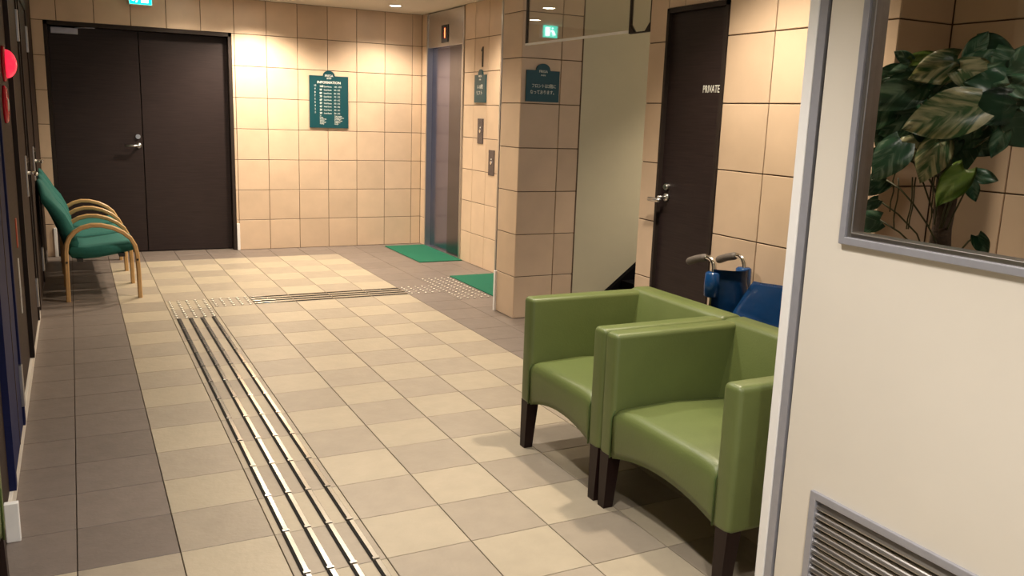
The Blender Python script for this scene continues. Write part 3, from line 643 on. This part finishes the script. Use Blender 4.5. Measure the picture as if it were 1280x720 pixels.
# seat: lofted across y
def seat_mesh(prof, hw, crown):
    bm = bmesh.new(); secs = []
    for t_ in (-1, -0.94, -0.6, 0, 0.6, 0.94, 1):
        k = 1 - 0.35 * (abs(t_) > 0.97)
        cx = sum(p[0] for p in prof) / len(prof); cz = sum(p[1] for p in prof) / len(prof)
        secs.append([(x + (0.03 * t_ * t_ if crown else 0), t_ * hw, cz + (z - cz) * k if not crown else z - 0.11 * (abs(t_) ** 5) * max(0, (z - 0.6) / 0.26)) for x, z in prof])
    loft(bm, secs); return bm
sp = [(-0.075, 0.345), (-0.05, 0.40), (0.05, 0.392), (0.20, 0.408), (0.33, 0.425), (0.375, 0.412), (0.385, 0.385), (0.365, 0.355), (0.28, 0.335), (0.12, 0.308), (0.0, 0.300), (-0.05, 0.312)]
bp = [(-0.055, 0.33), (-0.03, 0.42), (-0.058, 0.52), (-0.105, 0.64), (-0.165, 0.76), (-0.215, 0.845), (-0.235, 0.862), (-0.250, 0.845), (-0.250, 0.80), (-0.215, 0.70), (-0.165, 0.58), (-0.120, 0.46), (-0.095, 0.37), (-0.08, 0.33)]
S1 = mesh_from(seat_mesh(sp, 0.262, False), 'seat', 'teal_fabric', True); S2 = mesh_from(seat_mesh(bp, 0.255, True), 'backrest', 'teal_fabric', True)
bm = bmesh.new(); box(bm, -0.02, 0.02, -0.27, 0.27, 0.285, 0.305); box(bm, 0.26, 0.30, -0.27, 0.27, 0.31, 0.335); RL = mesh_from(bm, 'seat_rail', 'rubber')
for i in range(3):
    y = AS * (i + 0.5)
    link('seat', S1, ls, (0, y, 0)); link('backrest', S2, ls, (0, y, 0)); link('seat_rail', RL, ls, (0, y, 0))

# ================================================================== wheelchair (folded, facing -Y)
wc_ = empty('wheelchair', (2.53, 2.50, 0), 'folded blue vinyl wheelchair between the armchairs and the tiled wall', 'wheelchair')
WX, WYB = 2.53, 2.88
def L_(x, y, z): return (x - WX, y - 2.50, z)
for s, x in ((-1, 2.455), (1, 2.625)):
    bm = bmesh.new()
    arc = [(x, WYB, 0.12), (x, WYB, 0.60), (x, WYB - 0.004, 0.78)]
    arc += [(x, WYB - 0.004 + 0.045 * (1 - math.cos(a)), 0.80 + 0.05 * math.sin(a)) for a in [math.pi / 2 * i / 6 for i in range(1, 7)]] + [(x, WYB + 0.08, 0.842)]
    tube(bm, [L_(*p) for p in arc], 0.0115, 12); fr = obj('back_tube', bm, 'chrome', wc_, True)
    bm = bmesh.new(); tube(bm, [L_(x, WYB + 0.055, 0.847), L_(x, WYB + 0.07, 0.843), L_(x, WYB + 0.12, 0.83), L_(x, WYB + 0.165, 0.812), L_(x, WYB + 0.175, 0.808)], [0.014, 0.018, 0.017, 0.018, 0.014], 14); obj('grip', bm, 'grip', fr, True)
    bm = bmesh.new(); tube(bm, [L_(x, WYB, 0.60), L_(x, 2.55, 0.60), L_(x, 2.42, 0.585), L_(x, 2.38, 0.55), L_(x, 2.36, 0.42), L_(x, 2.30, 0.20), L_(x, 2.24, 0.11)], 0.011, 10)
    tube(bm, [L_(x, WYB, 0.40), L_(x, 2.37, 0.42)], 0.011, 10); tube(bm, [L_(x, WYB, 0.14), L_(x, 2.34, 0.16)], 0.011, 10); obj('side_frame', bm, 'chrome', wc_, True)
    ring_ = [(x + s * 0.045, WYB - 0.08 + 0.20 * math.cos(a), 0.214 + 0.20 * math.sin(a)) for a in [2 * math.pi * i / 28 for i in range(29)]]
    bm = bmesh.new(); tube(bm, [L_(*p) for p in ring_], 0.014, 8); wh = obj('wheel', bm, 'rubber', wc_, True)
    bm = bmesh.new(); cyl(bm, L_(x, WYB - 0.08, 0.214), L_(x + s * 0.06, WYB - 0.08, 0.214), 0.02)
    for k in range(10):
        a = math.pi * 2 * k / 10; cyl(bm, L_(x + s * 0.045, WYB - 0.08, 0.214), L_(x + s * 0.045, WYB - 0.08 + 0.195 * math.cos(a), 0.214 + 0.195 * math.sin(a)), 0.002, n=5)
    obj('spokes', bm, 'chrome', wh)
    bm = bmesh.new(); ring2 = [(x, 2.30 + 0.06 * math.cos(a), 0.072 + 0.06 * math.sin(a)) for a in [2 * math.pi * i / 18 for i in range(19)]]; tube(bm, [L_(*p) for p in ring2], 0.012, 8); cyl(bm, L_(x - 0.01, 2.30, 0.072), L_(x + 0.01, 2.30, 0.072), 0.05); obj('caster', bm, 'rubber', wc_, True)
    # vinyl sleeve round the back tube
    bm = bmesh.new(); tube(bm, [L_(x, WYB, z) for z in ((0.682, 0.688, 0.74, 0.786, 0.792) if s < 0 else (0.56, 0.567, 0.68, 0.798, 0.804))], [0.030, 0.036, 0.037, 0.034, 0.026], 14); obj('vinyl_sleeve', bm, 'blue', wc_, True)
# back upholstery folded in a V between the tubes
def sheet(bm, rows, th):
    n = len(rows[0]); V = [[bm.verts.new(p) for p in r] for r in rows]
    for i in range(len(rows) - 1):
        for k in range(n - 1): bm.faces.new((V[i][k], V[i][k + 1], V[i + 1][k + 1], V[i + 1][k]))
    r_ = bmesh.ops.solidify(bm, geom=list(bm.faces), thickness=th); return bm
rows = []
for z in (0.47, 0.56, 0.66, 0.67, 0.75, 0.80):
    rows.append([L_(2.445 + 0.195 * t_, WYB - 0.012 - (0.10 * math.sin(math.pi * t_)) * (1.0 if z < 0.75 else 0.75), z + (0.006 if z > 0.78 else 0)) for t_ in [i / 10 for i in range(11)]])
bm = sheet(bmesh.new(), rows, 0.006); obj('back_upholstery', bm, 'blue', wc_, True)
# seat upholstery pulled up into a tent
rows = []
for i in range(13):
    t_ = i / 12; y = 2.30 + 0.44 * t_
    hgt = 0.792 - 0.012 * t_
    rows.append([L_(2.445 + 0.19 * q, y - 0.02 * math.sin(q * 3.1), 0.622 + (hgt - 0.622) * (1 - abs(2 * q - 1) ** 1.25) + 0.004 * math.sin(9 * t_ + 5 * q)) for q in [k / 12 for k in range(13)]])
bm = sheet(bmesh.new(), rows, 0.006); obj('seat_upholstery', bm, 'blue', wc_, True)
bm = bmesh.new(); tube(bm, [L_(2.455, 2.5, 0.60), L_(2.625, 2.5, 0.20)], 0.010, 8); tube(bm, [L_(2.625, 2.52, 0.60), L_(2.455, 2.52, 0.20)], 0.010, 8); obj('cross_brace', bm, 'chrome', wc_, True)
for x in (2.455, 2.625):
    obj('armrest_pad', bx(x - 0.022 - WX, x + 0.022 - WX, 2.42 - 2.5, 2.70 - 2.5, 0.592, 0.612, bev=0.008), 'rubber', wc_, True)

# ================================================================== potted pothos
PXp, PYp = 2.62, 1.93
po = empty('potted_pothos', (PXp, PYp, 0), 'potted pothos with large variegated leaves seen through the white door window', 'plant')
bm = bmesh.new(); spin(bm, [(0.10, 0), (0.135, 0.26), (0.14, 0.27), (0.14, 0.29), (0.125, 0.29), (0.118, 0.25)]); obj('pot', bm, 'pot', po, True)
bm = bmesh.new(); spin(bm, [(0.118, 0.24), (0.118, 0.262), (0.05, 0.27)]); obj('soil', bm, 'soil', po, True)
bm = bmesh.new(); spin(bm, [(0.034 + 0.004 * math.sin(i * 2.3), 0.25 + i * 0.085) for i in range(14)], 14); obj('moss_pole', bm, 'moss', po, True)
def leaf_mesh(m, ln, wd, curl, fold, seed):
    rg = random.Random(seed); bm = bmesh.new(); nu, nv = 10, 6; rows = []
    for i in range(nu + 1):
        t_ = i / nu
        # heart outline: half width along the midrib, with lobes behind the base
        hwid = wd * 0.5 * (math.sin(math.pi * min(1, (t_ * 0.86 + 0.14))) ** 0.75) * (1.12 - 0.35 * t_)
        if i == nu: hwid = 0.0015
        r_ = []
        for j in range(-nv, nv + 1):
            s_ = j / nv; y = s_ * hwid
            x = ln * t_ - (0.16 * ln * (1 - t_) ** 3 * (abs(s_) ** 1.2))
            z = -curl * ln * t_ * t_ + fold * abs(y) - 0.55 * y * y / wd + 0.012 * math.sin(6 * t_ + 4 * s_ + seed) * abs(s_)
            r_.append(bm.verts.new((x, y, z)))
        rows.append(r_)
    for i in range(nu):
        for j in range(2 * nv): bm.faces.new((rows[i][j], rows[i][j + 1], rows[i + 1][j + 1], rows[i + 1][j]))
    bmesh.ops.solidify(bm, geom=list(bm.faces), thickness=0.0012)
    return mesh_from(bm, 'leaf', m, True)
LM = {'A': [leaf_mesh('leafA', 0.19, 0.155, 0.35, 0.25, 1), leaf_mesh('leafA', 0.17, 0.14, 0.55, 0.15, 2), leaf_mesh('leafA', 0.15, 0.11, 0.25, 0.45, 5)],
      'B': [leaf_mesh('leafB', 0.20, 0.145, 0.25, 0.2, 3), leaf_mesh('leafB', 0.18, 0.15, 0.4, 0.3, 6)], 'C': [leaf_mesh('leafC', 0.17, 0.115, 0.25, 0.35, 4)]}
camp = Vector((0, 0, 1.425)); FPX = 1073.62
def at_px(px, py, X):
    d = _f + _r * (px - 640) / FPX + _u * (360 - py) / FPX
    return camp + d * (X / d.x)
toward = (Vector((0, 0, 1.425)) - Vector((PXp, PYp, 1.45))).normalized()
def leaf(kind, px, py, X, ang, tilt, size, idx=0, stem=True):
    """leaf whose base is at a point of the plant; ang: direction of the tip seen from the room (0 right, 90 up), tilt: tip leaning to the room"""
    p = at_px(px, py, X); a = math.radians(ang)
    side = Vector((0, -1, 0)); side = (side - toward * side.dot(toward)).normalized(); up = toward.cross(side).normalized()
    if up.z < 0: up = -up
    t_ = (side * math.cos(a) + up * math.sin(a)) * math.cos(math.radians(tilt)) + toward * math.sin(math.radians(tilt))
    t_.normalize(); nrm = (toward * math.cos(math.radians(tilt)) - (side * math.cos(a) + up * math.sin(a)) * math.sin(math.radians(tilt))).normalized()
    nrm = (nrm + Vector((random.uniform(-.2, .2), random.uniform(-.2, .2), random.uniform(0.0, .3)))).normalized()
    y = nrm.cross(t_).normalized(); nrm = t_.cross(y).normalized()
    R_ = Matrix((t_, y, nrm)).transposed()
    me = LM[kind][idx % len(LM[kind])]
    o = link('leaf', me, po); sc_ = size / 0.18 * 0.80
    o.matrix_local = Matrix.Translation(p - Vector((PXp, PYp, 0))) @ R_.to_4x4() @ Matrix.Scale(sc_, 4)
    if stem:
        e = p - Vector((PXp, PYp, 0)); b0 = Vector((random.uniform(-.025, .025), random.uniform(-.025, .025), min(max(e.z - random.uniform(0.15, 0.32), 0.5), 1.33)))
        m1 = (b0 + e) / 2 + Vector((random.uniform(-.03, .03), random.uniform(-.03, .03), 0.04))
        bm_ = bmesh.new(); tube(bm_, [b0, (b0 + m1) / 2 + Vector((0, 0, .01)), m1, (m1 + e) / 2 + Vector((0, 0, .01)), e], 0.003, 6); obj('stem', bm_, 'stem', po, True)
# upper leaves
leaf('A', 1212, 70, 2.60, 60, 10, 0.13, 2); leaf('A', 1222, 55, 2.62, -20, 15, 0.15, 1); leaf('A', 1240, 70, 2.58, -50, 20, 0.17, 0)
leaf('B', 1196, 78, 2.52, 200, 25, 0.17, 1); leaf('A', 1172, 100, 2.55, 160, 30, 0.12, 0); leaf('B', 1200, 85, 2.50, -20, 30, 0.16, 1)
leaf('A', 1235, 95, 2.50, -15, 25, 0.19, 0); leaf('A', 1225, 110, 2.48, -60, 30, 0.16, 1); leaf('A', 1262, 105, 2.5, -10, 20, 0.16, 2)
leaf('C', 1139, 77, 2.50, 25, 10, 0.10, 0); leaf('A', 1138, 76, 2.50, 150, 10, 0.09, 2)
# left cluster
leaf('A', 1150, 105, 2.48, 205, 25, 0.19, 0); leaf('A', 1128, 112, 2.52, 170, 20, 0.13, 1); leaf('A', 1120, 125, 2.47, 225, 25, 0.18, 1)
leaf('A', 1110, 160, 2.5, 190, 20, 0.13, 0); leaf('A', 1140, 125, 2.55, 240, 15, 0.17, 0); leaf('A', 1150, 140, 2.52, 215, 20, 0.17, 1)
leaf('A', 1128, 178, 2.42, 240, 30, 0.17, 0); leaf('A', 1110, 190, 2.46, 210, 20, 0.14, 2); leaf('A', 1122, 150, 2.58, 260, 15, 0.19, 0)
# middle
leaf('B', 1222, 132, 2.40, 200, 25, 0.23, 0); leaf('A', 1200, 120, 2.55, 230, 20, 0.18, 0); leaf('A', 1185, 110, 2.56, 250, 20, 0.18, 1); leaf('A', 1175, 150, 2.58, 250, 15, 0.18, 0)
leaf('B', 1176, 178, 2.42, 250, 25, 0.16, 1); leaf('A', 1205, 160, 2.50, 265, 20, 0.18, 0); leaf('A', 1195, 175, 2.48, 230, 15, 0.15, 2); leaf('A', 1240, 135, 2.52, 240, 15, 0.17, 0)
leaf('A', 1250, 150, 2.48, -30, 20, 0.17, 1); leaf('A', 1255, 165, 2.45, 250, 20, 0.12, 2); leaf('A', 1270, 130, 2.5, 190, 20, 0.17, 0); leaf('A', 1262, 145, 2.55, 215, 20, 0.14, 0)
leaf('C', 1206, 212, 2.38, 238, 25, 0.17, 0); leaf('A', 1213, 228, 2.42, 290, 20, 0.09, 2); leaf('A', 1218, 218, 2.46, -10, 15, 0.10, 2)
leaf('A', 1098, 250, 2.5, 220, 15, 0.09, 2); leaf('A', 1108, 225, 2.5, 200, 15, 0.13, 1); leaf('A', 1100, 275, 2.48, 190, 20, 0.12, 0); leaf('A', 1222, 295, 2.45, -60, 20, 0.10, 2)
for i in range(26):
    leaf('AAAB'[i % 4], random.uniform(1108, 1275), random.uniform(85, 185), random.uniform(2.54, 2.66), random.choice((random.uniform(150, 290), random.uniform(-70, 60))), random.uniform(0, 35), random.uniform(0.13, 0.18), i)
# hanging aerial roots
for i in range(6):
    x0, y0 = random.uniform(1120, 1180), random.uniform(190, 225)
    pts = []
    for k in range(6):
        q = at_px(x0 - 1.5 * k + random.uniform(-1.5, 1.5), y0 + 13 * k, 2.52) - Vector((PXp, PYp, 0)); pts.append(q)
    bm = bmesh.new(); tube(bm, pts, 0.0025, 5); obj('aerial_root', bm, 'stem', po, True)
